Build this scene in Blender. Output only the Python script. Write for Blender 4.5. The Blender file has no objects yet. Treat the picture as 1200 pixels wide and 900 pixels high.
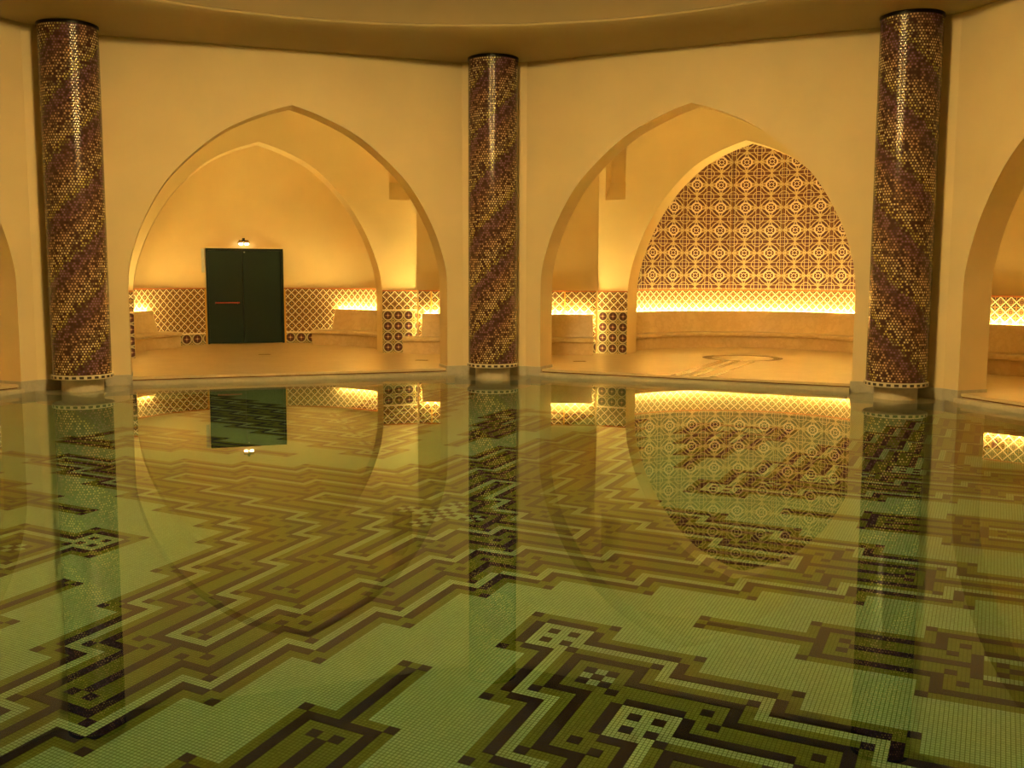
import bpy, bmesh, math, random
import numpy as np
from mathutils import Vector, Matrix

random.seed(7)
scn = bpy.context.scene
S = 1.25                      # metres per building unit (all plan measures below are in building units)
R8 = math.pi / 8

# ------------------------------------------------------------------ camera
cam_d = bpy.data.cameras.new('camera')
cam = bpy.data.objects.new('camera', cam_d)
scn.collection.objects.link(cam)
cam_d.sensor_fit = 'HORIZONTAL'
cam_d.sensor_width = 36.0
cam_d.lens = 36.0 * 1174.52 / 1200.0
cam_d.clip_start = 0.05
PITCH, ROLL, YAW = 0.10797, 0.003266, 0.055826
_fw = Vector((-math.sin(YAW) * math.cos(PITCH), math.cos(YAW) * math.cos(PITCH), -math.sin(PITCH)))
_rt = Vector((math.cos(YAW), math.sin(YAW), 0))
_up = _rt.cross(_fw)
_rt2 = _rt * math.cos(ROLL) + _up * math.sin(ROLL)
_up2 = -_rt * math.sin(ROLL) + _up * math.cos(ROLL)
M = Matrix((_rt2, _up2, -_fw)).transposed().to_4x4()
M.translation = Vector((0.98618, -6.60085, 1.32864)) * S
cam.matrix_world = M
scn.camera = cam

# ------------------------------------------------------------------ world, lamps, exposure
wd = bpy.data.worlds.new('world'); scn.world = wd
wd.use_nodes = True
wd.node_tree.nodes['Background'].inputs[0].default_value = (1.0, 0.7, 0.4, 1)
wd.node_tree.nodes['Background'].inputs[1].default_value = 0.0
scn.view_settings.view_transform = 'Standard'
scn.view_settings.look = 'None'
scn.view_settings.gamma = 1.0
scn.view_settings.use_curve_mapping = False
scn.view_settings.exposure = 0.0
scn.cycles.use_denoising = True
scn.cycles.max_bounces = 14
scn.cycles.diffuse_bounces = 6
scn.cycles.glossy_bounces = 6
scn.cycles.transmission_bounces = 8
scn.cycles.caustics_refractive = True
scn.cycles.caustics_reflective = True
scn.cycles.sample_clamp_indirect = 0.0
scn.cycles.blur_glossy = 0.3

STRIP_E = 540.0
def hall_lamp(name, x, y, z, rad, power, col=(1.0, 0.725, 0.26)):
    d = bpy.data.lights.new(name, 'POINT')
    d.energy = power; d.color = col; d.shadow_soft_size = rad * S
    o = bpy.data.objects.new(name, d)
    o.location = (x * S, y * S, z * S)
    scn.collection.objects.link(o)
    return o
# the hall's hanging lamps under the dome, above the frame
hall_lamp('dome_lamp', 0, 0, 4.85, 0.50, 2250)

# cove lamps behind the hall walls, above each alcove arch, shining into the alcove
for k in (-1, 0, 1, 2):
    a = math.radians(112.5 - 45 * k); nx, ny = math.cos(a), math.sin(a)
    d = bpy.data.lights.new('cove_lamp', 'AREA'); d.shape = 'RECTANGLE'; d.size = 2.2; d.size_y = 0.06
    d.energy = 17.0; d.color = (1.0, 0.735, 0.20)
    o = bpy.data.objects.new('cove_lamp', d); scn.collection.objects.link(o)
    o.location = (nx * 6.86 * S, ny * 6.86 * S, 3.92 * S)
    o.rotation_euler = Vector((nx, ny, -0.35)).to_track_quat('-Z', 'Y').to_euler()

# ------------------------------------------------------------------ node helper
class X:
    """a scalar node value that can be combined with + - * / and functions"""
    def __init__(s, nt, v): s.nt = nt; s.v = v
    def _op(s, op, *a):
        n = s.nt.nodes.new('ShaderNodeMath'); n.operation = op
        for i, q in enumerate((s,) + a):
            q = q.v if isinstance(q, X) else q
            if isinstance(q, (int, float)): n.inputs[i].default_value = q
            else: s.nt.links.new(q, n.inputs[i])
        return X(s.nt, n.outputs[0])
    def __add__(s, o): return s._op('ADD', o)
    def __sub__(s, o): return s._op('SUBTRACT', o)
    def __mul__(s, o): return s._op('MULTIPLY', o)
    def __truediv__(s, o): return s._op('DIVIDE', o)
    def abs(s): return s._op('ABSOLUTE')
    def fract(s): return s._op('FRACT')
    def floor(s): return s._op('FLOOR')
    def sqrt(s): return s._op('SQRT')
    def sin(s): return s._op('SINE')
    def lt(s, o): return s._op('LESS_THAN', o)
    def gt(s, o): return s._op('GREATER_THAN', o)
    def max(s, o): return s._op('MAXIMUM', o)
    def min(s, o): return s._op('MINIMUM', o)
    def mod(s, o): return s._op('FLOORED_MODULO', o)
    def inv(s): return X(s.nt, 1.0)._c() - s
    def _c(s):
        n = s.nt.nodes.new('ShaderNodeValue'); n.outputs[0].default_value = s.v
        return X(s.nt, n.outputs[0])

def hyp(a, b): return (a * a + b * b).sqrt()

def mixc(nt, fac, a, b):
    n = nt.nodes.new('ShaderNodeMix'); n.data_type = 'RGBA'; n.clamp_factor = True
    f = fac.v if isinstance(fac, X) else fac
    if isinstance(f, (int, float)): n.inputs[0].default_value = f
    else: nt.links.new(f, n.inputs[0])
    for i, c in ((6, a), (7, b)):
        if isinstance(c, tuple): n.inputs[i].default_value = (*c[:3], 1)
        else: nt.links.new(c, n.inputs[i])
    return n.outputs[2]

def base_mat(name, rough=0.6, spec=0.5):
    m = bpy.data.materials.new(name); m.use_nodes = True
    nt = m.node_tree; b = nt.nodes['Principled BSDF']
    b.inputs['Roughness'].default_value = rough
    b.inputs['Specular IOR Level'].default_value = spec
    return m, nt, b

def setc(nt, b, c):
    if isinstance(c, tuple): b.inputs['Base Color'].default_value = (*c[:3], 1)
    else: nt.links.new(c, b.inputs['Base Color'])

def noise(nt, scale, detail=3, vec=None, rough=0.5):
    n = nt.nodes.new('ShaderNodeTexNoise'); n.inputs['Scale'].default_value = scale
    n.inputs['Detail'].default_value = detail; n.inputs['Roughness'].default_value = rough
    if vec is None:
        tc = nt.nodes.new('ShaderNodeTexCoord'); vec = tc.outputs['Object']
    nt.links.new(vec, n.inputs['Vector'])
    return X(nt, n.outputs['Fac'])

def bump(nt, b, h, strength=0.3, dist=0.01):
    n = nt.nodes.new('ShaderNodeBump'); n.inputs['Strength'].default_value = strength
    n.inputs['Distance'].default_value = dist
    nt.links.new(h.v, n.inputs['Height']); nt.links.new(n.outputs[0], b.inputs['Normal'])

def uv(nt):
    n = nt.nodes.new('ShaderNodeUVMap'); n.uv_map = 'UVMap'
    s = nt.nodes.new('ShaderNodeSeparateXYZ'); nt.links.new(n.outputs[0], s.inputs[0])
    return X(nt, s.outputs[0]), X(nt, s.outputs[1]), n.outputs[0]

def whitenoise(nt, a, b_):
    c = nt.nodes.new('ShaderNodeCombineXYZ')
    nt.links.new(a.v, c.inputs[0]); nt.links.new(b_.v, c.inputs[1])
    w = nt.nodes.new('ShaderNodeTexWhiteNoise'); w.noise_dimensions = '2D'
    nt.links.new(c.outputs[0], w.inputs['Vector'])
    return X(nt, w.outputs['Value'])

# ------------------------------------------------------------------ materials
MAT = {}
def mat_plaster(name, c1, c2, rough=0.55):
    m, nt, b = base_mat(name, rough, 0.25)
    f = noise(nt, 1.3, 5)
    setc(nt, b, mixc(nt, (f - 0.35) * 2.2, c1, c2))
    bump(nt, b, noise(nt, 9, 4), 0.10, 0.02)
    MAT[name] = m
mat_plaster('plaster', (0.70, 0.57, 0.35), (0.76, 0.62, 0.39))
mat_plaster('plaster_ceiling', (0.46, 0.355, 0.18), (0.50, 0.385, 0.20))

def mat_marble(name, c1, c2, c3, rough=0.25):
    m, nt, b = base_mat(name, rough, 0.5)
    f = noise(nt, 1.6, 6, rough=0.6)
    v = noise(nt, 3.1, 8, rough=0.7)
    vein = ((v - 0.5).abs() * 14.0).min(1.0) * 0.45 + 0.55
    c = mixc(nt, (f - 0.3) * 2.4, c1, c2)
    c = mixc(nt, vein, c3, c)
    oi = nt.nodes.new('ShaderNodeObjectInfo')
    c = mixc(nt, X(nt, oi.outputs['Random']) * 0.28, c, c3)
    setc(nt, b, c)
    MAT[name] = m
mat_marble('bench_marble', (0.60, 0.47, 0.30), (0.70, 0.57, 0.38), (0.48, 0.35, 0.20), 0.35)
mat_marble('floor_marble', (0.58, 0.45, 0.28), (0.70, 0.56, 0.37), (0.50, 0.37, 0.21), 0.30)
mat_marble('brown_marble', (0.20, 0.10, 0.045), (0.28, 0.15, 0.07), (0.13, 0.06, 0.03), 0.2)
mat_marble('grey_stone', (0.42, 0.40, 0.34), (0.52, 0.49, 0.42), (0.33, 0.31, 0.26), 0.3)
mat_marble('coping_stone', (0.50, 0.45, 0.35), (0.60, 0.54, 0.43), (0.40, 0.35, 0.26), 0.3)

def mat_plain(name, c, rough=0.5, metal=0.0, spec=0.5):
    m, nt, b = base_mat(name, rough, spec)
    f = noise(nt, 14, 3)
    setc(nt, b, mixc(nt, f, tuple(q * 0.85 for q in c), c))
    b.inputs['Metallic'].default_value = metal
    MAT[name] = m
mat_plain('door_green', (0.004, 0.020, 0.016), 0.4, 0.0, 0.25)
mat_plain('door_frame_green', (0.003, 0.014, 0.011), 0.4, 0.0, 0.25)
mat_plain('bar_red', (0.30, 0.035, 0.02), 0.35)
mat_plain('dark_metal', (0.02, 0.018, 0.015), 0.35, 0.8)
mat_plain('brass', (0.55, 0.36, 0.12), 0.3, 1.0)
mat_plain('pale_grey', (0.45, 0.47, 0.46), 0.5)
mat_plain('gold_trim', (0.62, 0.36, 0.08), 0.35)
mat_plain('red_trim', (0.40, 0.12, 0.035), 0.35)

def mat_emit(name, col, e):
    m, nt, b = base_mat(name, 0.5)
    setc(nt, b, (0.8, 0.7, 0.5))
    b.inputs['Emission Color'].default_value = (*col, 1)
    b.inputs['Emission Strength'].default_value = e
    MAT[name] = m
mat_emit('led', (1.0, 0.735, 0.20), STRIP_E)
mat_emit('bulb', (1.0, 0.75, 0.35), 14.0)

CREAM = (0.80, 0.72, 0.54); GOLD = (0.74, 0.50, 0.13); MAROON = (0.085, 0.030, 0.024)
VIOLET = (0.085, 0.040, 0.075); BROWN = (0.24, 0.11, 0.04)

def lattice_color(nt, u, v, p):
    """cream strapwork diamonds with dark rosettes, on maroon"""
    fx = (u / p).fract() - 0.5; fy = (v / p).fract() - 0.5
    ax = fx.abs(); ay = fy.abs()
    d = ax + ay
    line = ((d - 0.5).abs()).lt(0.07)
    r = hyp(fx, fy)
    ring = ((r - 0.235).abs()).lt(0.045)
    core = r.lt(0.115)
    qx = X(nt, 0.5)._c() - ax; qy = X(nt, 0.5)._c() - ay
    star = (qx.min(qy)).lt(0.055) * (qx + qy).lt(0.30)
    c = mixc(nt, d.lt(0.5), (0.060, 0.030, 0.024), MAROON)
    c = mixc(nt, star, c, (0.34, 0.19, 0.06))
    c = mixc(nt, ring, c, (0.34, 0.22, 0.09))
    c = mixc(nt, core, c, (0.20, 0.09, 0.05))
    return mixc(nt, line, c, CREAM)

def rosette_color(nt, u, v, p, vo=0.0):
    fx = (u / p).fract() - 0.5; fy = ((v - vo) / p).fract() - 0.5
    r = hyp(fx, fy)
    ring = ((r - 0.44).abs()).lt(0.05)
    inner = r.lt(0.36)
    pet = (fx.abs() * fy.abs() * 40.0).lt(0.22) * r.lt(0.27)
    core = r.lt(0.07)
    c = mixc(nt, inner, (0.12, 0.125, 0.07), (0.065, 0.020, 0.030))
    c = mixc(nt, pet, c, (0.27, 0.14, 0.13))
    c = mixc(nt, core, c, (0.60, 0.45, 0.25))
    ax = (X(nt, 0.5)._c() - fx.abs()); ay = (X(nt, 0.5)._c() - fy.abs())
    c = mixc(nt, ((ax + ay) - 0.16).abs().lt(0.05), c, (0.45, 0.34, 0.14))
    return mixc(nt, ring, c, (0.50, 0.44, 0.31))

def tile_finish(nt, b, c):
    setc(nt, b, c)

def mat_dado(name, split, p=0.1333, p2=0.2, edge=True):
    m, nt, b = base_mat(name, 0.3, 0.4)
    u, v, _ = uv(nt)
    up = lattice_color(nt, u, v - 1.07, p)
    if split > 0:
        lo = rosette_color(nt, u, v - 0.09, p2)
        c = mixc(nt, v.gt(split), lo, up)
        c = mixc(nt, ((v - split).abs()).lt(0.012), c, CREAM)
    else:
        c = up
    setc(nt, b, c); MAT[name] = m
mat_dado('dado_tile', 0.285)
mat_dado('pier_tile', 0.77, 0.1333, 0.17)

def mat_lunette():
    m, nt, b = base_mat('lunette_tile', 0.4, 0.35)
    u, v, _ = uv(nt)
    fx = (u / 0.438).fract() - 0.5
    fy = ((v - 1.34) / 0.395 + 0.5).fract() - 0.5
    ax = fx.abs(); ay = fy.abs()
    r = hyp(fx, fy)
    qx = X(nt, 0.5)._c() - ax; qy = X(nt, 0.5)._c() - ay
    rq = hyp(qx, qy)
    rh = hyp(qx, ay); rv = hyp(ax, qy)
    # grounds
    c = mixc(nt, rq.lt(0.22), (0.115, 0.042, 0.040), (0.095, 0.032, 0.055))
    c = mixc(nt, r.lt(0.33), c, (0.075, 0.026, 0.045))
    c = mixc(nt, (ax - 0.25).abs().lt(0.07) * ay.lt(0.10), c, (0.22, 0.12, 0.05))
    c = mixc(nt, (ay - 0.40).abs().lt(0.055) * ax.lt(0.12), c, (0.22, 0.12, 0.05))
    # gold interlace
    g = ((r - 0.37).abs()).lt(0.017)
    g = g.max(((rq - 0.50).abs()).lt(0.019))
    g = g.max(((rq - 0.21).abs()).lt(0.017))
    g = g.max(((ax + ay - 0.5).abs()).lt(0.021))
    g = g.max(((qy - 0.085).abs()).lt(0.013)).max(((qx - 0.085).abs()).lt(0.013))
    c = mixc(nt, g, c, (0.53, 0.43, 0.28))
    # pale medallion
    disc = r.lt(0.24)
    c = mixc(nt, disc, c, (0.085, 0.03, 0.04))
    ring = ((r - 0.205).abs()).lt(0.034)
    xx = ((ax - ay).abs()).lt(0.022) * r.lt(0.20)
    dia = ((ax + ay - 0.10).abs()).lt(0.02)
    c = mixc(nt, ring.max(dia).max(xx * r.gt(0.07)), c, (0.66, 0.54, 0.43))
    setc(nt, b, c); MAT['lunette_tile'] = m
mat_lunette()

def mat_column(name, sgn):
    m, nt, b = base_mat(name, 0.16, 0.4)
    u, v, vec = uv(nt)                       # u = arc length, v = height
    circ = 2 * math.pi * 0.318
    PER = 0.63; pitch = 3 * PER
    h = v - u * (sgn * pitch / circ)
    ph = (h / PER + 0.18).fract()
    nx = 62.0; px = circ / nx; py = px * 0.87
    row = (v / py).floor()
    off = (row * 0.5).fract()
    cu = u / px + off
    fx = cu.fract() - 0.5; fy = (v / py).fract() - 0.5
    r = hyp(fx, fy * 0.9)
    wn = whitenoise(nt, cu.floor() * 0.137 + 3.1, row * 0.731)
    wn2 = whitenoise(nt, row * 0.377 + 9.7, cu.floor() * 0.913)
    ramp = nt.nodes.new('ShaderNodeValToRGB')
    e = ramp.color_ramp.elements
    stops = [(0.0, (0.20, 0.10, 0.20)), (0.14, (0.24, 0.13, 0.24)), (0.20, (0.34, 0.36, 0.12)), (0.27, (0.66, 0.54, 0.14)),
             (0.38, (0.74, 0.62, 0.36)), (0.52, (0.66, 0.49, 0.26)), (0.66, (0.58, 0.36, 0.21)), (0.82, (0.46, 0.26, 0.18)), (0.92, (0.20, 0.09, 0.17))]
    e[0].position = stops[0][0]; e[0].color = (*stops[0][1], 1)
    e[1].position = stops[-1][0]; e[1].color = (*stops[-1][1], 1)
    for pos, c in stops[1:-1]:
        q = e.new(pos); q.color = (*c, 1)
    nt.links.new((ph + (wn2 - 0.5) * 0.10).fract().v, ramp.inputs[0])
    base = mixc(nt, wn, (0.060, 0.026, 0.026), (0.135, 0.068, 0.050))
    dot = r.lt(0.30) * wn.gt(0.16)
    dcol = mixc(nt, wn, (0.03, 0.015, 0.015), ramp.outputs[0])
    c = mixc(nt, dot, base, ramp.outputs[0])
    c = mixc(nt, dot * wn.lt(0.45), c, dcol)
    setc(nt, b, c)
    bump(nt, b, wn * 0.7 - r * 0.8, 0.7, 0.006)
    MAT[name] = m
mat_column('column_mosaic', 1.0)
mat_column('column_mosaic_mirrored', -1.0)

def mat_band():
    m, nt, b = base_mat('column_band', 0.35)
    u, v, _ = uv(nt)
    n = 2 * math.pi * 0.335 / 26
    f = (u / n).fract()
    blk = f.lt(0.58) * ((v - 0.5).abs()).lt(0.26)
    setc(nt, b, mixc(nt, blk, (0.62, 0.55, 0.42), (0.03, 0.02, 0.02)))
    MAT['column_band'] = m
mat_band()

def mat_pool(name, c1, c2, grout, rough=0.35):
    m, nt, b = base_mat(name, rough, 0.0)
    u, v, vec = uv(nt)                       # in pattern cells
    su = u * 3.0; sv = v * 3.0
    fx = (su.fract() - 0.5).abs(); fy = (sv.fract() - 0.5).abs()
    g = (fx.max(fy)).gt(0.40)
    wn = whitenoise(nt, su.floor() * 0.173 + 0.5, sv.floor() * 0.391 + 0.7)
    n = nt.nodes.new('ShaderNodeTexNoise'); n.inputs['Scale'].default_value = 0.12; n.inputs['Detail'].default_value = 2
    nt.links.new(vec, n.inputs['Vector'])
    c = mixc(nt, (wn * 0.6 + X(nt, n.outputs['Fac']) * 0.9 - 0.25), c1, c2)
    setc(nt, b, mixc(nt, g, c, grout))
    MAT[name] = m
mat_pool('pool_pale', (0.148, 0.275, 0.172), (0.218, 0.355, 0.225), (0.060, 0.120, 0.052))
mat_pool('pool_light', (0.160, 0.285, 0.165), (0.23, 0.355, 0.215), (0.052, 0.098, 0.042))
mat_pool('pool_olive', (0.063, 0.103, 0.022), (0.098, 0.145, 0.033), (0.040, 0.068, 0.014))
mat_pool('pool_dark', (0.004, 0.006, 0.024), (0.009, 0.011, 0.044), (0.008, 0.011, 0.020))

def mat_water():
    m = bpy.data.materials.new('water'); m.use_nodes = True
    nt = m.node_tree; nt.nodes.clear()
    o = nt.nodes.new('ShaderNodeOutputMaterial')
    g = nt.nodes.new('ShaderNodeBsdfGlass'); g.distribution = 'GGX' if hasattr(g, 'distribution') else g.distribution
    g.inputs['IOR'].default_value = 1.333; g.inputs['Roughness'].default_value = 0.0
    g.inputs['Color'].default_value = (0.98, 1.0, 0.97, 1)
    nt.links.new(g.outputs[0], o.inputs['Surface'])
    MAT['water'] = m
mat_water()

# ------------------------------------------------------------------ mesh helpers
def link(name, me, mat=None, parent=None):
    o = bpy.data.objects.new(name, me)
    scn.collection.objects.link(o)
    if mat is not None and not me.materials:
        me.materials.append(MAT[mat])
    if parent is not None: o.parent = parent
    return o

def mesh(name, verts, faces, uvs=None, smooth=False, scale=True):
    me = bpy.data.meshes.new(name)
    k = S if scale else 1.0
    me.from_pydata([(v[0] * k, v[1] * k, v[2] * k) for v in verts], [], faces)
    if uvs is not None:
        l = me.uv_layers.new(name='UVMap')
        for i, lp in enumerate(me.loops): l.data[i].uv = uvs[lp.vertex_index]
    bm = bmesh.new(); bm.from_mesh(me)
    bmesh.ops.recalc_face_normals(bm, faces=bm.faces)
    bm.to_mesh(me); bm.free()
    if smooth:
        for p in me.polygons: p.use_smooth = True
    me.update()
    return me

def tag(o, label=None, cat=None, group=None, kind=None):
    if label: o['label'] = label
    if cat: o['category'] = cat
    if group: o['group'] = group
    if kind: o['kind'] = kind
    return o

def empty(name, x, y, z):
    o = bpy.data.objects.new(name, None); scn.collection.objects.link(o)
    o.location = (x * S, y * S, z * S); o.empty_display_size = 0.2
    return o

def put(child, parent):
    """parent while keeping the mesh, whose vertices are in world measures, in place"""
    child.parent = parent
    child.matrix_parent_inverse = Matrix.Translation(-parent.location)
    return child

def bay_pt(k, u, w, z=0.0):
    a = math.radians(112.5 - 45 * k); nx, ny = math.cos(a), math.sin(a)
    return (nx * w + ny * u, ny * w - nx * u, z)
def cor_pt(ang, t, q, z=0.0):
    a = math.radians(ang); nx, ny = math.cos(a), math.sin(a)
    return (nx * q + ny * t, ny * q - nx * t, z)

def prism(outline, f0, f1):
    """closed outline (list of 2-tuples) extruded between two mapping functions"""
    n = len(outline)
    vs = [f0(*p) for p in outline] + [f1(*p) for p in outline]
    fs = [tuple(range(n)), tuple(range(2 * n - 1, n - 1, -1))]
    for i in range(n):
        j = (i + 1) % n
        fs.append((i, j, n + j, n + i))
    return vs, fs

def box_pts(f, a0, a1, b0, b1, c0, c1):
    vs = [f(a, b, c) for a in (a0, a1) for b in (b0, b1) for c in (c0, c1)]
    fs = [(0, 1, 3, 2), (4, 6, 7, 5), (0, 4, 5, 1), (2, 3, 7, 6), (0, 2, 6, 4), (1, 5, 7, 3)]
    return vs, fs

def catmull(pts, n=8):
    out = []
    P = [pts[0]] + pts + [pts[-1]]
    for i in range(1, len(P) - 2):
        p0, p1, p2, p3 = P[i - 1:i + 3]
        for s in range(n):
            t = s / n
            out.append(tuple(0.5 * ((2 * p1[c]) + (-p0[c] + p2[c]) * t + (2 * p0[c] - 5 * p1[c] + 4 * p2[c] - p3[c]) * t * t + (-p0[c] + 3 * p1[c] - 3 * p2[c] + p3[c]) * t ** 3) for c in (0, 1)))
    out.append(pts[-1])
    return out

def ribbon(path, z0, z1, thick, uoff=0.0, nz=1):
    """thin tile facing: path = plan points, thick = offset to the left of travel; UV = (arc length, height)"""
    n = len(path); s = [uoff]
    for i in range(1, n):
        s.append(s[-1] + math.hypot(path[i][0] - path[i - 1][0], path[i][1] - path[i - 1][1]))
    off = []
    for i in range(n):
        a = path[max(i - 1, 0)]; b = path[min(i + 1, n - 1)]
        dx, dy = b[0] - a[0], b[1] - a[1]; L = math.hypot(dx, dy)
        off.append((path[i][0] - dy / L * thick, path[i][1] + dx / L * thick))
    vs, us, fs = [], [], []
    for z in (z0, z1):
        for i in range(n): vs.append((*path[i][:2], z)); us.append((s[i], z))
        for i in range(n): vs.append((*off[i], z)); us.append((s[i], z))
    for i in range(n - 1):
        fs.append((i, i + 1, 2 * n + i + 1, 2 * n + i))
        fs.append((n + i, n + i + 1, 3 * n + i + 1, 3 * n + i))
        fs.append((2 * n + i, 2 * n + i + 1, 3 * n + i + 1, 3 * n + i))
        fs.append((i, i + 1, n + i + 1, n + i))
    fs.append((0, n, 3 * n, 2 * n)); fs.append((n - 1, 2 * n - 1, 4 * n - 1, 3 * n - 1))
    return vs, fs, us

def sweep(prof, frames):
    """closed profile [(d, z)] swept along frames: functions d, z -> point"""
    m = len(prof); n = len(frames)
    vs = [f(d, z) for f in frames for d, z in prof]
    fs = []
    for i in range(n - 1):
        for j in range(m):
            k = (j + 1) % m
            fs.append((i * m + j, i * m + k, (i + 1) * m + k, (i + 1) * m + j))
    fs.append(tuple(range(m))); fs.append(tuple((n - 1) * m + j for j in range(m)))
    return vs, fs

def lathe(prof, cx, cy, n=64, close=False, uvr=None):
    vs, us, fs = [], [], []
    m = len(prof)
    for i in range(n + 1):
        a = 2 * math.pi * i / n
        for r, z in prof:
            vs.append((cx + r * math.cos(a), cy + r * math.sin(a), z)); us.append((a * (uvr or 1.0), z))
    for i in range(n):
        for j in range(m - 1):
            fs.append((i * m + j, (i + 1) * m + j, (i + 1) * m + j + 1, i * m + j + 1))
    return vs, fs, us

def lathe_obj(name, prof, cx, cy, mat, n=64, uvr=None, smooth=True, weld=False, autosmooth=0.6):
    vs, fs, us = lathe(prof, cx, cy, n, uvr=uvr)
    me = bpy.data.meshes.new(name)
    me.from_pydata([(v[0] * S, v[1] * S, v[2] * S) for v in vs], [], fs)
    l = me.uv_layers.new(name='UVMap')
    for i, lp in enumerate(me.loops): l.data[i].uv = us[lp.vertex_index]
    bm = bmesh.new(); bm.from_mesh(me)
    bmesh.ops.remove_doubles(bm, verts=bm.verts, dist=1e-5)
    bmesh.ops.recalc_face_normals(bm, faces=bm.faces)
    bm.to_mesh(me); bm.free()
    if smooth:
        for p in me.polygons: p.use_smooth = True
        me.set_sharp_from_angle(angle=autosmooth)
    return link(name, me, mat)

def cut(o, vs, fs):
    c = link('cutter', mesh('cutter', vs, fs))
    md = o.modifiers.new('cut', 'BOOLEAN'); md.operation = 'DIFFERENCE'; md.object = c; md.solver = 'EXACT'
    dg = bpy.context.evaluated_depsgraph_get()
    me = bpy.data.meshes.new_from_object(o.evaluated_get(dg))
    o.modifiers.clear(); old = o.data; o.data = me
    bpy.data.meshes.remove(old)
    cm = c.data; bpy.data.objects.remove(c); bpy.data.meshes.remove(cm)

# ------------------------------------------------------------------ plan measures
W, A, T = 6.3845, 1.9754, 0.38          # hall wall face, half arch, wall thickness
H = 2.186                                # half length of a hall wall between the corner piers
RC = 6.5                                 # columns stand on this radius
TOP = 4.07                               # ceiling height
FL = 0.09                                # alcove floor above the water
DEEP = 0.8977                            # pool depth
BW = 9.35                                # alcove end-wall face
APO = {0: -0.13}                         # the door apse sits a little off its arch's axis
EC, ER = 9.9, 2.4                        # apse centre distance and radius

ARCH = [(1.9754, 1.10), (1.965, 1.35), (1.905, 1.62), (1.79, 1.94), (1.58, 2.33), (1.36, 2.61), (1.02, 2.92), (0.71, 3.13), (0.31, 3.31), (0.0, 3.41)]
LUN = [(1.80, 1.06), (1.77, 1.32), (1.69, 1.62), (1.53, 2.02), (1.29, 2.43), (1.02, 2.75), (0.72, 3.01), (0.35, 3.20), (0.0, 3.32)]
SIDES = {0: 'north_northwest', 1: 'north_northeast', 2: 'east_northeast', 3: 'east_southeast', 4: 'south_southeast', 5: 'south_southwest', 6: 'west_southwest', -1: 'west_northwest'}
CORN = {135: 'northwest', 90: 'north', 45: 'northeast', 0: 'east', -45: 'southeast', -90: 'south', -135: 'southwest', 180: 'west'}

def smooth_wall(me):
    me.set_sharp_from_angle(angle=0.5)
    return me

def arch_outline(half, prof, hw, bot, top, n=6):
    r = catmull(prof, n)
    left = [(-u, z) for u, z in r]
    right = [(u, z) for u, z in reversed(r)][1:]
    return [(-hw, bot), (-half, bot)] + left + right + [(half, bot), (hw, bot), (hw, top), (-hw, top)]

def arched_wall(name, k, half, prof, hw, bot, top, w0, w1, mat, uoff=0.0):
    """a wall pierced by a pointed arch: two mirrored n-gon halves bridged at the crown, in strips so the faces stay clean"""
    r = catmull(prof, 7)                                  # springing -> crown
    vs, fs = [], []
    def add(u, z, w):
        vs.append(bay_pt(k, u, w, z)); return len(vs) - 1
    for sgn in (-1, 1):
        for w in (w0, w1):
            pass
    for sgn in (-1, 1):
        idx = {}
        inn = [(half, bot)] + r
        out = []
        for u, z in inn:
            # matching outer point straight out to the wall end below the crown, then up to the top edge
            out.append((hw, z) if z < top - 0.9 and u > 0.9 else (None, None))
        # outer points: distribute along the side then the top
        n = len(inn); O = []
        for i, (u, z) in enumerate(inn):
            t = i / (n - 1)
            if u > 1.05: O.append((hw, z))
            else: O.append((hw * u / 1.05, top))
        # insert the outer corner
        vi0 = [add(sgn * u + uoff, z, w0) for u, z in inn]; vo0 = [add(sgn * u, z, w0) for u, z in O]
        vi1 = [add(sgn * u + uoff, z, w1) for u, z in inn]; vo1 = [add(sgn * u, z, w1) for u, z in O]
        for i in range(n - 1):
            c = O[i][0] == hw and O[i][1] < top and O[i + 1][1] == top
            if c:
                c0 = add(sgn * hw, top, w0); c1 = add(sgn * hw, top, w1)
                fs.append((vi0[i], vi0[i + 1], vo0[i + 1], c0, vo0[i])); fs.append((vi1[i], vi1[i + 1], vo1[i + 1], c1, vo1[i]))
                fs.append((vo0[i], c0, c1, vo1[i])); fs.append((c0, vo0[i + 1], vo1[i + 1], c1))
            else:
                fs.append((vi0[i], vi0[i + 1], vo0[i + 1], vo0[i])); fs.append((vi1[i], vi1[i + 1], vo1[i + 1], vo1[i]))
                fs.append((vo0[i], vo0[i + 1], vo1[i + 1], vo1[i]))
            fs.append((vi0[i], vi0[i + 1], vi1[i + 1], vi1[i]))
        fs.append((vi0[0], vo0[0], vo1[0], vi1[0]))
    me = mesh(name, vs, fs)
    bm = bmesh.new(); bm.from_mesh(me)
    bmesh.ops.remove_doubles(bm, verts=bm.verts, dist=1e-4)
    bmesh.ops.recalc_face_normals(bm, faces=bm.faces)
    bm.to_mesh(me); bm.free()
    return tag(link(name, me, mat), kind='structure')

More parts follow.
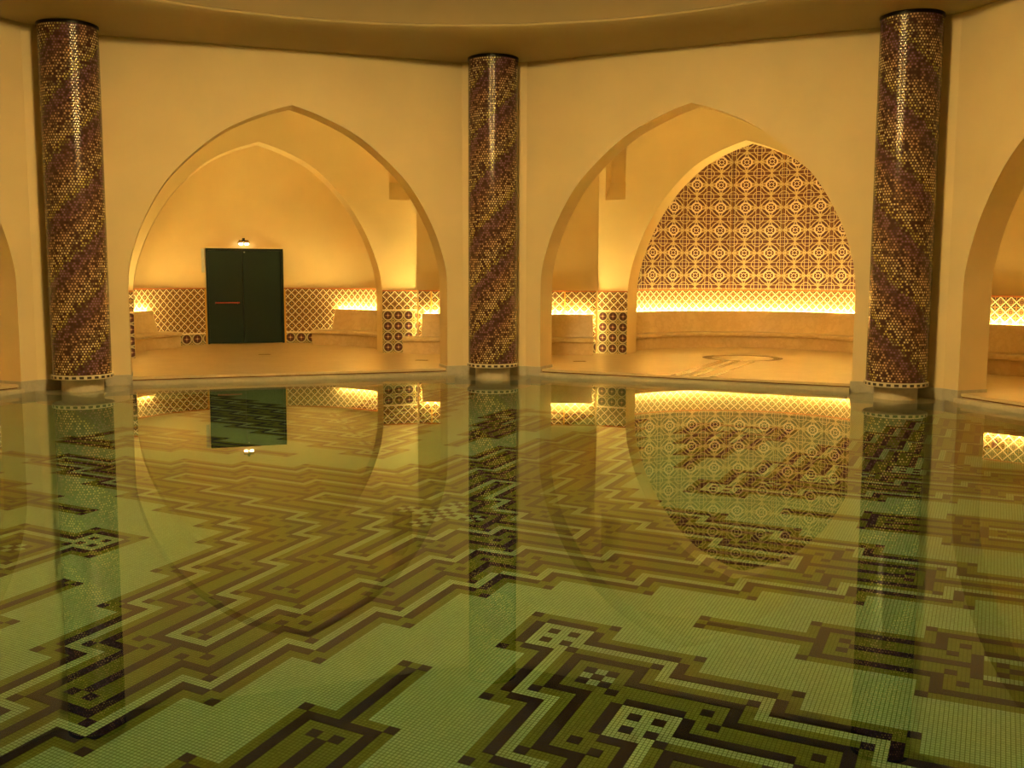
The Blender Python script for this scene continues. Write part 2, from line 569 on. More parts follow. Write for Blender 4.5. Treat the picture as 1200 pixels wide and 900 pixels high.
# ------------------------------------------------------------------ hall walls
for k, side in SIDES.items():
    arched_wall('wall_' + side, k, A, ARCH, H, -DEEP, TOP, W, W + T, 'plaster')
for ang, side in CORN.items():
    b0 = (112.5 - (ang + 22.5)) / 45; b1 = b0 + 1
    A_, B_ = bay_pt(b0, H, W), bay_pt(b1, -H, W)
    C_, D_ = bay_pt(b1, -H, W + T), bay_pt(b0, H, W + T)
    out = [A_[:2], B_[:2], C_[:2], D_[:2]]
    vs, fs = prism(out, lambda x, y: (x, y, -DEEP), lambda x, y: (x, y, TOP))
    tag(link('wall_corner_' + side, mesh('wall_corner', vs, fs), 'plaster'), kind='structure')
    # wet stone skirting round the foot of the pier
    path = [bay_pt(b0, A, W + T)[:2], bay_pt(b0, A, W)[:2], A_[:2], B_[:2], bay_pt(b1, -A, W)[:2], bay_pt(b1, -A, W + T)[:2]]
    e = 0.014
    p_out = [bay_pt(b0, A - e, W + T)[:2], bay_pt(b0, A - e, W - e)[:2], bay_pt(b0, H - e * 0.2, W - e)[:2], bay_pt(b1, -H + e * 0.2, W - e)[:2], bay_pt(b1, -A + e, W - e)[:2], bay_pt(b1, -A + e, W + T)[:2]]
    vs, fs = prism(path + p_out[::-1], lambda x, y: (x, y, -0.05), lambda x, y: (x, y, 0.125))
    tag(link('baseboard_' + side, mesh('baseboard', vs, fs), 'grey_stone'), kind='structure')

# ------------------------------------------------------------------ ceiling ring and dome
prof = [(13.2, TOP + 0.25), (13.2, TOP), (6.30, TOP)]
prof += [(6.30 - 1.01 * math.sin(a), TOP + 0.125 * (1 - math.cos(a))) for a in [i * math.pi / 2 / 14 for i in range(1, 15)]]
prof += [(5.29, TOP + 0.135), (5.33, TOP + 0.15), (5.95, TOP + 0.17)]
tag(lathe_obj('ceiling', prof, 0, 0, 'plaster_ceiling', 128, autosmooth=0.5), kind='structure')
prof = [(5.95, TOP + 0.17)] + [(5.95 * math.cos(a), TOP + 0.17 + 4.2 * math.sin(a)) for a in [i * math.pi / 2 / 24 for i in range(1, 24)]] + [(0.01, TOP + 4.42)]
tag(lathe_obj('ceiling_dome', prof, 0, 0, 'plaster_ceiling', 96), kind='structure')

# unseen bowl shade, added to keep the hall lamp's light off the dome
pl = empty('added_lamp_bowl', 0, 0, 5.0); tag(pl, 'unseen round metal bowl added over the pool centre to shade the dome', 'lamp')
put(lathe_obj('lamp_shade', [(0.78, 4.66), (0.80, 4.67), (0.80, 5.02), (0.74, 5.20), (0.55, 5.40), (0.30, 5.52), (0.02, 5.55), (0.02, 5.53), (0.29, 5.50), (0.54, 5.38), (0.72, 5.19), (0.77, 5.02), (0.77, 4.67), (0.78, 4.66)], 0, 0, 'brass', 48), pl)
put(lathe_obj('lamp_stem', [(0.001, 5.54), (0.02, 5.54), (0.02, TOP + 4.42), (0.001, TOP + 4.42)], 0, 0, 'brass', 16), pl)

# ------------------------------------------------------------------ alcove floors, coping, pool shell
vs, us, fs = [], [], []
N = 96
for k in range(8):
    pass
oct_in = [bay_pt(k, s * W * math.tan(R8), W + 0.03)[:2] for k in (0, 1, 2, 3, 4, 5, 6, -1) for s in (-1,)]
ring_in = []
for k in (0, 1, 2, 3, 4, 5, 6, -1):
    ring_in += [bay_pt(k, u, W + 0.03)[:2] for u in (-(W + 0.03) * math.tan(R8), -A, 0, A)]
ring_out = [(p[0] * 13.1 / math.hypot(*p), p[1] * 13.1 / math.hypot(*p)) for p in ring_in]
n = len(ring_in)
vs = [(*p, FL) for p in ring_in] + [(*p, FL) for p in ring_out] + [(*p, FL - 0.03) for p in ring_in] + [(*p, FL - 0.03) for p in ring_out]
fs = []
for i in range(n):
    j = (i + 1) % n
    fs += [(i, j, n + j, n + i), (2 * n + i, 2 * n + j, 3 * n + j, 3 * n + i), (i, j, 2 * n + j, 2 * n + i), (n + i, n + j, 3 * n + j, 3 * n + i)]
floor = tag(link('floor', mesh('floor', vs, fs), 'floor_marble'), kind='structure')
for k, side in SIDES.items():
    f = lambda u, w, z, k=k: bay_pt(k, u, w, z)
    vs, fs = box_pts(f, -A + 0.016, A - 0.016, W - 0.07, W + T, -0.02, 0.045)
    tag(link('trim_coping_' + side, mesh('coping', vs, fs), 'coping_stone'), kind='structure')
    vs, fs = box_pts(f, -A + 0.016, A - 0.016, W + 0.045, W + T, 0.045, FL - 0.03)
    tag(link('trim_riser_' + side, mesh('riser', vs, fs), 'brown_marble'), kind='structure')
    vs, fs = box_pts(f, -A, A, W, W + T, -DEEP, -0.02)
    tag(link('wall_pool_' + side, mesh('pool_wall', vs, fs), 'coping_stone'), kind='structure')

# ------------------------------------------------------------------ outer alcove walls
RQ, RT = 9.52, 1.447                     # recess wall behind each column: distance and half width
for k, side in SIDES.items():
    hl = 1.86 if k == 0 else 1.80
    w = arched_wall('wall_alcove_' + side, k, hl, [(u * hl / 1.80, z) for u, z in LUN], 2.304, FL - 0.02, TOP + 0.02, BW, BW + 0.45, 'plaster', APO.get(k, 0))
    # the apse shell behind it
    ang = [math.radians(a) for a in np.linspace(-92.4, 92.4, 61)]
    pin = [bay_pt(k, APO.get(k, 0) + ER * math.sin(a), EC + ER * math.cos(a))[:2] for a in ang]
    pout = [bay_pt(k, APO.get(k, 0) + (ER + .12) * math.sin(a), EC + (ER + .12) * math.cos(a))[:2] for a in ang]
    n = len(pin); vs = []
    for z in (FL - 0.02, TOP + 0.02): vs += [(*p, z) for p in pin] + [(*p, z) for p in pout]
    fs = []
    for i in range(n - 1):
        fs += [(i, i + 1, 2 * n + i + 1, 2 * n + i), (n + i, n + i + 1, 3 * n + i + 1, 3 * n + i), (2 * n + i, 2 * n + i + 1, 3 * n + i + 1, 3 * n + i), (i, i + 1, n + i + 1, n + i)]
    fs += [(0, n, 3 * n, 2 * n), (n - 1, 2 * n - 1, 4 * n - 1, 3 * n - 1)]
    tag(link('wall_apse_' + side, smooth_wall(mesh('apse', vs, fs, smooth=True)), 'plaster'), kind='structure')

for ang, side in CORN.items():
    outl = [cor_pt(ang, t, q)[:2] for t, q in ((-RT, RQ), (RT, RQ), (RT + 0.17, RQ + 0.4), (-RT - 0.17, RQ + 0.4))]
    vs, fs = prism(outl, lambda x, y: (x, y, FL - 0.02), lambda x, y: (x, y, TOP + 0.02))
    wo = tag(link('wall_recess_' + side, mesh('recess', vs, fs), 'plaster'), kind='structure')

# high slots with a sloping sill beside each end wall
for k, sgn, cang in ((0, 1, 90), (1, -1, 90), (2, -1, 45), (1, 1, 45), (0, -1, 135), (-1, 1, 135)):
    for nm in ('wall_alcove_' + SIDES[k],):
        o = bpy.data.objects[nm]
        u0, u1 = (1.86, 2.19) if sgn > 0 else (-2.19, -1.86)
        vs = []
        for u in (u0, u1):
            for w_, z_ in ((BW - 0.06, 2.44), (BW + 0.24, 2.80), (BW + 0.24, 3.34), (BW - 0.06, 3.34)): vs.append(bay_pt(k, u, w_, z_))
        fs = [(0, 1, 2, 3), (7, 6, 5, 4)] + [(i, (i + 1) % 4, 4 + (i + 1) % 4, 4 + i) for i in range(4)]
        cut(o, vs, fs)
for o in list(scn.collection.objects):
    if o.name.startswith('wall_') and o.data and not o.data.materials: o.data.materials.append(MAT['plaster'])

VIEW_BAYS = (-1, 0, 1, 2)
VIEW_CORN = (135, 90, 45)

def apse_path(k, a0, a1, r, n=None):
    n = n or max(3, int(abs(a1 - a0) / 3) + 1)
    return [bay_pt(k, APO.get(k, 0) + r * math.sin(math.radians(a)), EC + r * math.cos(math.radians(a)))[:2] for a in np.linspace(a0, a1, n)]

def facing(name, path, z0, z1, mat, parent, thick=0.012, uoff=0.0):
    vs, fs, us = ribbon(path, z0, z1, -thick, uoff)
    o = link(name, mesh(name, vs, fs, us), mat)
    if parent is not None: o.parent = parent
    return o

# tile dado and its ledge (children of the wall they face); travel is left to right seen from the hall
for k in VIEW_BAYS:
    wall = bpy.data.objects['wall_apse_' + SIDES[k]]
    spans = [(-91, -17.4), (15.8, 91)] if k == 0 else [(-91, 91)]
    for a0, a1 in spans:
        facing('tile_dado', apse_path(k, a0, a1, ER), FL, 1.07, 'dado_tile', wall, 0.014)
        facing('dado_ledge', apse_path(k, a0, a1, ER), 1.07, 1.092, 'red_trim', wall, 0.024)
    if k == 0:
        for a in (-17.7, 16.1):
            facing('dado_edge', apse_path(k, a - 0.35, a + 0.35, ER, 3), FL, 1.07, 'gold_trim', wall, 0.022)
    aw = bpy.data.objects['wall_alcove_' + SIDES[k]]
    for s in (-1, 1):
        hl = 1.86 if k == 0 else 1.80; ao = APO.get(k, 0)
        us_ = (-2.29, -hl + ao) if s < 0 else (hl + ao, 2.29)
        facing('tile_dado', [bay_pt(k, u, BW)[:2] for u in us_], FL, 1.07, 'pier_tile', aw, 0.014)
        facing('dado_ledge', [bay_pt(k, u, BW)[:2] for u in us_], 1.07, 1.09, 'red_trim', aw, 0.02)
for ang in VIEW_CORN:
    wall = bpy.data.objects['wall_recess_' + CORN[ang]]
    pth = [cor_pt(ang, -RT + 0.02, RQ)[:2], cor_pt(ang, RT - 0.02, RQ)[:2]]
    facing('tile_dado', pth, FL, 1.07, 'dado_tile', wall, 0.014)
    facing('dado_ledge', pth, 1.07, 1.09, 'red_trim', wall, 0.02)
    for i in (3, 4):
        d = 0.012
        vs, fs = box_pts(lambda t, q, z, a=ang: cor_pt(a, t, q, z), (-1.22 if i == 3 else 0.93) - d, (-1.22 if i == 3 else 0.93) + d, 9.50, 9.52, 0.35, 1.07)
        link('dado_edge', mesh('dado_edge', vs, fs), 'gold_trim', wall)

# lunette of patterned tile panels in one apse
wall = bpy.data.objects['wall_apse_' + SIDES[1]]
PW = 20.92
for i in range(-4, 4):
    a0, a1 = i * PW + 0.13 + 0.3, (i + 1) * PW - 0.13 + 0.3
    facing('tile_panel', apse_path(1, a0, a1, ER, 9), 1.094, TOP - 0.05, 'lunette_tile', wall, 0.03, 0.0)
facing('panel_joint', apse_path(1, -4 * PW, 4 * PW, ER, 57), 1.094, TOP - 0.05, 'gold_trim', wall, 0.018)

# ------------------------------------------------------------------ benches and hidden light strips
STRIP_P = [(0.020, 0.655), (0.050, 0.655), (0.050, 0.675), (0.020, 0.675)]
RISER = [(0.44, FL), (0.44, 0.285), (0.20, 0.285), (0.20, FL)]
SEAT = [(0.475, 0.285), (0.49, 0.30), (0.49, 0.335), (0.475, 0.35), (0.05, 0.355), (0.05, 0.285)]
BACK = [(0.215, 0.356), (0.205, 0.40), (0.105, 0.715), (0.065, 0.715), (0.065, 0.356)]
def apse_frames(k, a0, a1, n):
    out = []
    for a in np.linspace(a0, a1, n):
        sa, ca = math.sin(math.radians(a)), math.cos(math.radians(a))
        out.append(lambda d, z, sa=sa, ca=ca: bay_pt(k, APO.get(k, 0) + (ER - d) * sa, EC + (ER - d) * ca, z))
    return out
def bench(label, base, spans_fn, nseg, a0, a1, b0, b1, group=None):
    root = empty('marble_bench', *base)
    tag(root, label, 'bench', group)
    g = (a1 - a0) / nseg
    for i in range(nseg):
        eps = abs(g) * 0.0008
        s0, s1 = a0 + i * g, a0 + (i + 1) * g
        vs, fs = sweep(RISER, spans_fn(s0 + eps, s1 - eps, 7))
        put(link('riser_slab', mesh('riser_slab', vs, fs), 'bench_marble'), root)
        vs, fs = sweep(SEAT, spans_fn(s0 + eps, s1 - eps, 7))
        put(link('seat_slab', mesh('seat_slab', vs, fs), 'bench_marble'), root)
        t0, t1 = max(s0, b0), min(s1, b1)
        if t1 > t0:
            vs, fs = sweep(BACK, spans_fn(t0, t1, 7))
            put(link('backrest_slab', mesh('backrest_slab', vs, fs), 'bench_marble'), root)
    return root
def strip(label, path_fn, a0, a1, n, group):
    prof = STRIP_P
    vs, fs = sweep(prof, path_fn(a0, a1, n))
    o = link('light_strip', mesh('light_strip', vs, fs), 'led')
    return tag(o, label, 'light', group)
def bay_base(k, a, r=2.1):
    return bay_pt(k, r * math.sin(math.radians(a)), EC + r * math.cos(math.radians(a)), FL)

fr0 = lambda a, b, n: apse_frames(0, a, b, n)
bench('short curved beige marble bench on the push bar side of the dark green door', bay_base(0, -65), fr0, 2, -86, -36.9, -86, -44.7)
bench('curved beige marble bench between the dark green door and the tiled pier', bay_base(0, 60), fr0, 3, 32.4, 86, 40.2, 86)
strip('warm light strip behind the short bench on the push bar side of the door', fr0, -76, -45.4, 16, 'light strips behind benches')
strip('warm light strip hidden behind the bench between green door and tiled pier', fr0, 41, 76, 18, 'light strips behind benches')
fr1 = lambda a, b, n: apse_frames(1, a, b, n)
bench('long curved beige marble bench under the patterned tile lunette', bay_base(1, 0), fr1, 7, -86, 86, -86, 86)
strip('warm light strip hidden behind the long bench under the tile lunette', fr1, -74, 74, 60, 'light strips behind benches')
for k, nm in ((2, 'oppositely spiralled column from the tile lunette'), (-1, 'lone column from the green door')):
    frk = lambda a, b, n, k=k: apse_frames(k, a, b, n)
    bench('curved beige marble bench in the alcove across the %s' % nm, bay_base(k, 0), frk, 7, -86, 86, -86, 86)
    strip('warm light strip behind the bench across the %s' % nm, frk, -74, 74, 40, 'light strips behind benches')

def corner_bench(ang, label):
    # straight-fronted bench filling the recess between two tiled piers
    root = empty('marble_bench', *cor_pt(ang, 0, 9.2, FL))
    tag(root, label, 'bench', 'benches in the corner recesses')
    def fr(t):
        return lambda d, z: cor_pt(ang, t, RQ - d, z)
    edges = [-1.62, -0.80, 0.0, 0.72, 1.38]
    for a, b in zip(edges[:-1], edges[1:]):
        for nm, prof in (('riser_slab', RISER), ('seat_slab', SEAT)):
            p_ = [(min(d, 0.49) if d > 0.3 else d + (0.14 if a < -1 else 0.0), z) for d, z in prof]
            vs, fs = sweep(p_, [fr(a + 0.001), fr(b - 0.001)])
            put(link(nm, mesh(nm, vs, fs), 'bench_marble'), root)
        vs, fs = sweep(BACK, [fr(max(a, -1.36)), fr(b)])
        put(link('backrest_slab', mesh('backrest_slab', vs, fs), 'bench_marble'), root)
    vs, fs = sweep(STRIP_P, [fr(-1.33), fr(1.33)])
    o = link('light_strip', mesh('light_strip', vs, fs), 'led')
    tag(o, label.replace('beige marble bench in the recess', 'warm light strip in the recess'), 'light', 'light strips behind benches')
corner_bench(90, 'beige marble bench in the recess between the door alcove and the tiled alcove')
corner_bench(45, 'beige marble bench in the recess behind the oppositely spiralled mosaic column')
corner_bench(135, 'beige marble bench in the recess on the door alcove side away from the lunette')

# ------------------------------------------------------------------ door and its lamp
def flat_frame(a0, a1):
    P0 = Vector(bay_pt(0, APO[0] + ER * math.sin(math.radians(a0)), EC + ER * math.cos(math.radians(a0)), 0)); P1 = Vector(bay_pt(0, APO[0] + ER * math.sin(math.radians(a1)), EC + ER * math.cos(math.radians(a1)), 0))
    x = (P1 - P0); L = x.length; x.normalize(); n = Vector((-x.y, x.x, 0))      # n points out of the building
    return P0, x, n, L
P0, dx, dn, DL = flat_frame(-17.0, 15.5)
def df(s, d, z):
    p = P0 + dx * s - dn * d
    return (p.x, p.y, z)
door = empty('door_1', *df(DL / 2, 0, FL))
tag(door, 'dark green double door with red push bar', None, None, 'structure')
def dpart(nm, a0, a1, d0, d1, z0, z1, mat, parent=None):
    vs, fs = box_pts(df, a0, a1, d0, d1, z0, z1)
    o = link(nm, mesh(nm, vs, fs), mat)
    return put(o, parent or door)
ZT = 1.79
dpart('door_jamb', 0, 0.035, -0.10, 0.045, FL, ZT, 'door_frame_green')
dpart('door_jamb', DL - 0.035, DL, -0.10, 0.045, FL, ZT, 'door_frame_green')
dpart('door_head', 0, DL, -0.10, 0.047, ZT - 0.035, ZT, 'door_frame_green')
dpart('door_cap', -0.005, DL + 0.005, -0.10, 0.05, ZT, ZT + 0.022, 'plaster')
mid = 0.47 * DL
l1 = dpart('door_leaf', 0.037, mid - 0.003, -0.06, 0.02, FL + 0.008, ZT - 0.037, 'door_green')
l2 = dpart('door_leaf', mid + 0.003, DL - 0.037, -0.06, 0.02, FL + 0.008, ZT - 0.037, 'door_green')
def sub(nm, a0, a1, d0, d1, z0, z1, mat, leaf):
    vs, fs = box_pts(df, a0, a1, d0, d1, z0, z1)
    o = link(nm, mesh(nm, vs, fs), mat); o.parent = leaf
    return o
sub('push_bar', 0.14, mid - 0.07, 0.045, 0.062, 0.815, 0.837, 'bar_red', l1)
sub('bar_bracket', 0.14, 0.175, 0.02, 0.05, 0.80, 0.845, 'dark_metal', l1)
sub('bar_bracket', mid - 0.10, mid - 0.06, 0.02, 0.05, 0.80, 0.85, 'dark_metal', l1)
sub('door_stop', mid + 0.02, mid + 0.045, 0.02, 0.035, ZT - 0.075, ZT - 0.055, 'pale_grey', l2)
box = tag(link('alarm_box', mesh('alarm_box', *box_pts(df, -0.075, -0.02, -0.02, 0.03, 1.36, 1.78)), 'pale_grey'), 'slim pale box on the wall beside the green door', 'box')
lamp = empty('wall_lamp', *df(0.49 * DL, -0.05, 1.86))
tag(lamp, 'small lit twin wall lamp above the green door', 'lamp')
def lpart(nm, a0, a1, d0, d1, z0, z1, mat):
    vs, fs = box_pts(df, a0, a1, d0, d1, z0, z1)
    me = mesh(nm, vs, fs)
    o = link(nm, me, mat); put(o, lamp)
    return o
LX = 0.49 * DL
lpart('wall_bracket', LX - 0.02, LX + 0.02, -0.14, 0.05, 1.94, 1.975, 'dark_metal')
lpart('lamp_arm', LX - 0.085, LX + 0.085, 0.015, 0.045, 1.915, 1.94, 'dark_metal')
def ell(nm, s, d, z, rx, rz, mat, half=False):
    vs, fs = [], []
    nu, nv = 14, 8
    for j in range(nv + 1):
        ph = (math.pi / 2 if not half else math.pi / 2) - j * (math.pi if not half else math.pi / 2) / nv
        for i in range(nu):
            a = 2 * math.pi * i / nu
            vs.append(df(s + rx * math.cos(ph) * math.cos(a), d + rx * math.cos(ph) * math.sin(a), z + rz * math.sin(ph)))
    for j in range(nv):
        for i in range(nu):
            k2 = (i + 1) % nu
            fs.append((j * nu + i, j * nu + k2, (j + 1) * nu + k2, (j + 1) * nu + i))
    o = link(nm, mesh(nm, vs, fs, smooth=True), mat); put(o, lamp); return o
for s in (-0.055, 0.055):
    ell('lamp_shade', LX + s, 0.05, 1.885, 0.052, 0.045, 'brass', True)
    ell('bulb', LX + s * 0.9, 0.05, 1.872, 0.040, 0.026, 'bulb')

# ------------------------------------------------------------------ floor inlays and drains
def inlay(k, u0, u1, w0, w1, mat='brown_marble', name='inlay_strip'):
    vs, fs = box_pts(lambda u, w, z: bay_pt(k, u, w, z), u0, u1, w0, w1, FL - 0.01, FL + 0.0015)
    return link(name, mesh(name, vs, fs), mat, floor)
for u0, u1 in ((-0.20, -0.06), (0.03, 0.12), (0.29, 0.33)):
    inlay(1, u0, u1, W + 0.04, 8.92)
for (r0, r1) in ((0.46, 0.60),):
    seg = 40; vs, fs = [], []
    for i in range(seg):
        a = 2 * math.pi * i / seg
        for r in (r0, r1):
            for z in (FL - 0.005, FL + 0.0015): vs.append(bay_pt(1, r * math.sin(a), 9.5 + r * math.cos(a), z))
    for i in range(seg):
        j = (i + 1) % seg
        fs += [(4 * i + 1, 4 * i + 3, 4 * j + 3, 4 * j + 1), (4 * i, 4 * i + 1, 4 * j + 1, 4 * j), (4 * i + 2, 4 * j + 2, 4 * j + 3, 4 * i + 3), (4 * i, 4 * j, 4 * j + 2, 4 * i + 2)]
    link('inlay_ring', mesh('inlay_ring', vs, fs), 'brown_marble', floor)
def drain(k, u, w, rot, label):
    root = empty('floor_drain', *bay_pt(k, u, w, FL)); tag(root, label, 'drain', 'slot drains in the marble floor')
    c, s = math.cos(rot), math.sin(rot)
    f = lambda a, b, z: bay_pt(k, u + a * c - b * s, w + a * s + b * c, z)
    put(link('frame', mesh('frame', *box_pts(f, -0.10, 0.10, -0.045, 0.045, FL - 0.004, FL + 0.003)), 'brass'), root)
    for b in (-0.022, 0.0, 0.022):
        put(link('slot', mesh('slot', *box_pts(f, -0.085, 0.085, b - 0.008, b + 0.008, FL + 0.001, FL + 0.0045)), 'dark_metal'), root)
drain(0, -0.11, 9.49, 0.0, 'small slot drain in the floor before the green door')
drain(0, 1.97, 7.74, -0.5, 'small slot drain in the door alcove floor beside the recess bench')
drain(1, -1.97, 7.77, 0.5, 'small slot drain in the tiled alcove floor beside the recess bench')

# ------------------------------------------------------------------ columns
def column(ang, mat, label):
    cx, cy, _ = cor_pt(ang, 0, RC)
    root = empty('mosaic_column', cx, cy, -DEEP)
    tag(root, label, 'column', 'mosaic columns at the pool edge')
    r = 0.318
    sh = lathe_obj('shaft', [(0.05, 0.185), (r, 0.185), (r, 4.045)], cx, cy, mat, 96, uvr=r); put(sh, root)
    put(lathe_obj('top_band', [(r - 0.02, 4.035), (r + 0.006, 4.035), (r + 0.006, TOP + 0.002)], cx, cy, 'dark_metal', 64), root)
    # base band, UV v in 0..1 over its height
    vs, fs, us = lathe([(0.10, 0.140), (r + 0.004, 0.140), (r + 0.017, 0.146), (r + 0.017, 0.186), (r + 0.004, 0.192), (r - 0.02, 0.192)], cx, cy, 96, uvr=r + 0.017)
    us = [(a, (z - 0.14) / 0.052) for a, z in us]
    o = link('base_band', mesh('base_band', vs, fs, us, smooth=True), 'column_band'); o.data.set_sharp_from_angle(angle=0.5); put(o, root)
    put(lathe_obj('plinth', [(0.05, 0.142), (0.228, 0.142), (0.228, -DEEP)], cx, cy, 'coping_stone', 48), root)
    put(lathe_obj('foot_step', [(0.20, -0.006), (0.49, -0.006), (0.50, -0.012), (0.50, -DEEP)], cx, cy, 'grey_stone', 64), root)
    return root
column(90, 'column_mosaic', 'tall mosaic column between the door alcove and the tiled alcove')
column(135, 'column_mosaic', 'tall mosaic column beside the alcove with the green door, away from the tiled alcove')
column(45, 'column_mosaic_mirrored', 'tall mosaic column with stripes spiralling the opposite way from the other two')

# ------------------------------------------------------------------ pool floor mosaic
G = 0.0497                                                     # one pattern cell
PO = (0.1546, -0.1784)
PH = -22.5 * math.pi / 180
cX = (math.cos(PH), math.sin(PH)); cY = (math.sin(PH), -math.cos(PH))
def cell(x, y): return (PO[0] + G * (cX[0] * x + cY[0] * y), PO[1] + G * (cX[1] * x + cY[1] * y))

black, dots, pale = [], set(), set()
def seg(x0, y0, x1, y1): black.append((min(x0, x1), min(y0, y1), max(x0, x1), max(y0, y1)))
def dot(x, y): dots.add((x, y))
def lane(x0, y0, x1, y1):
    for x in range(min(x0, x1), max(x0, x1) + 1):
        for y in range(min(y0, y1), max(y0, y1) + 1): pale.add((x, y))
# arm along +x (half plane y >= 0): nested stair lines; "gap" lines break at each step
for c0, gap in ((3, None), (6, True), (9, False), (12, True), (15, False), (18, True)):
    y = c0
    if gap is None:
        seg(3, 3, 8, 3); seg(8, -3, 8, 3); dot(9, 4); continue
    x = c0; first = True
    while y > 3:
        run = (4 if gap else 5) if first else (9 if gap else 10)
        xe = x + run
        if gap:
            seg(x, y, xe, y); lane(x, y - 1, xe, y - 1)
            xn = xe + 1
            seg(xn, y - 3, xn, y - 1); lane(xn - 1, y - 4, xn - 1, y - 1)
            dot(xn + 1, y + 1)
            if c0 < 18: dot(xn + 2, y - 1)
            dot(xn - 2, y - 2)
            x = xn
        else:
            seg(x, y, xe, y); seg(xe, y - 3, xe, y)
            x = xe
        y -= 3; first = False
    cap = x + 10
    seg(x, 3, cap, 3); seg(cap, -3, cap, 3); dot(cap + 1, 4)
    if gap: dot(cap + 2, 2); lane(x, 2, cap - 1, 2); lane(cap - 1, -2, cap - 1, 2)
for cap in (8, 21, 34, 47, 60, 73):
    seg(cap, 0, cap + 10, 0); dot(cap + 11, 1)
dot(14, 14)
for cx_, cy_ in ((5, 0),):
    for a, b in ((0, 0), (-1, -1), (1, 1), (-1, 1), (1, -1)): dot(cx_ + a, cy_ + b)
for a in range(-2, 3):
    for b in range(-2, 3):
        if (a + b) % 2 == 0: dot(a, b)
# diagonal key motif
for n in range(3):
    o = 12 * n
    if n == 0: dot(26, 26); dot(34, 26)
    seg(28 + o, 27 + o, 32 + o, 27 + o); lane(28 + o, 28 + o, 32 + o, 28 + o); lane(28 + o, 28 + o, 28 + o, 32 + o)
    lane(32 + o, 28 + o, 32 + o, 31 + o)
    for a, b in ((29, 29), (31, 29), (29, 31), (31, 31), (32, 32)): dot(a + o, b + o)
    x, y = 33 + o, 30 + o
    seg(x, y - 2, x, y)
    for st in range(9):
        seg(x, y, x + 8, y); lane(x, y + 1, x + 8, y + 1)
        seg(x + 9, y + 1, x + 9, y + 3); lane(x + 8, y + 1, x + 8, y + 4)
        if n == 0: dot(x + 10, y - 1)
        dot(x + 7, y + 2)
        if n == 0 and st > 0: pass
        if n >= 1: dot(x + 1 + 9 * st * 0, y - 4)
        x += 9; y += 3
    x, y = 33 + o, 33 + o
    seg(x, y, x + 6, y); seg(x + 6, y, x + 6, y + 3)
    x += 6; y += 3
    for st in range(9):
        seg(x, y, x + 9, y); seg(x + 9, y, x + 9, y + 3)
        x += 9; y += 3
    for a, b in ((35, 35), (37, 35), (36, 36), (37, 37), (35, 37), (38, 38)): dot(a + o, b + o)
for st in range(4): dot(47 + 9 * st, 40 + 3 * st)
# arrow motif between arm and diagonal, symmetric about y = 21
def m21(fn, *a): fn(*a); 
for s in (-1, 1):
    Y = lambda d: 21 + s * d
    dot(41, Y(1)); dot(51, Y(4)); dot(54, Y(1)); dot(61, Y(7)); dot(64, Y(4)); dot(63, Y(2)); dot(67, Y(1))
    seg(52, Y(3), 62, Y(3)); seg(62, Y(3), 62, Y(6)); seg(62, Y(6), 72, Y(6)); seg(72, Y(6), 72, Y(9)); seg(72, Y(9), 84, Y(9))
    seg(66, Y(3), 75, Y(3)); seg(76, Y(4), 76, Y(6)); seg(76, Y(6), 86, Y(6)); dot(71, Y(10)); dot(77, Y(2)); lane(66, Y(2), 75, Y(2))
seg(42, 21, 51, 21); seg(52, 18, 52, 24); seg(55, 21, 64, 21); seg(65, 19, 65, 23); seg(68, 21, 78, 21); seg(84, 12, 84, 30)

LIM = 118
def inside(x, y):
    px, py = cell(x, y); 
    return max(px * math.cos(math.radians(a)) + py * math.sin(math.radians(a)) for a in range(22, 382, 45)) < W - 0.15 and math.hypot(px, py) < 6.3
D4 = [lambda x, y, a=a, b=b, sw=sw: ((a * y, b * x) if sw else (a * x, b * y)) for a in (1, -1) for b in (1, -1) for sw in (0, 1)]
rects, dset, pset = set(), set(), set()
for f in D4:
    for x0, y0, x1, y1 in black:
        p, q = f(x0, y0), f(x1, y1)
        r = (min(p[0], q[0]), min(p[1], q[1]), max(p[0], q[0]), max(p[1], q[1]))
        if inside(r[0], r[1]) and inside(r[2], r[3]): rects.add(r)
    for d in dots:
        p = f(*d)
        if inside(*p): dset.add(p)
    for d in pale:
        pset.add(f(*d))
# drop rectangles wholly inside others, and dots already covered
covered = {}
grid = np.zeros((2 * LIM + 1, 2 * LIM + 1), np.int8)        # 0 field 1 olive 2 pale lane 3 black
def setg(x, y, v):
    if abs(x) <= LIM and abs(y) <= LIM: grid[x + LIM, y + LIM] = v
rl = [r for r in rects if not any(o != r and o[0] <= r[0] and o[1] <= r[1] and o[2] >= r[2] and o[3] >= r[3] for o in rects)]
for x0, y0, x1, y1 in rl:
    for x in range(x0, x1 + 1):
        for y in range(y0, y1 + 1): setg(x, y, 3)
dset = {d for d in dset if abs(d[0]) <= LIM and abs(d[1]) <= LIM and grid[d[0] + LIM, d[1] + LIM] != 3}
blk = grid == 3
ol = np.zeros_like(blk)
for a in (-1, 0, 1):
    for b in (-1, 0, 1): ol |= np.roll(np.roll(blk, a, 0), b, 1)
grid[(ol) & (grid == 0)] = 1
for x, y in pset:
    if abs(x) <= LIM and abs(y) <= LIM and grid[x + LIM, y + LIM] in (0, 1) : grid[x + LIM, y + LIM] = 2
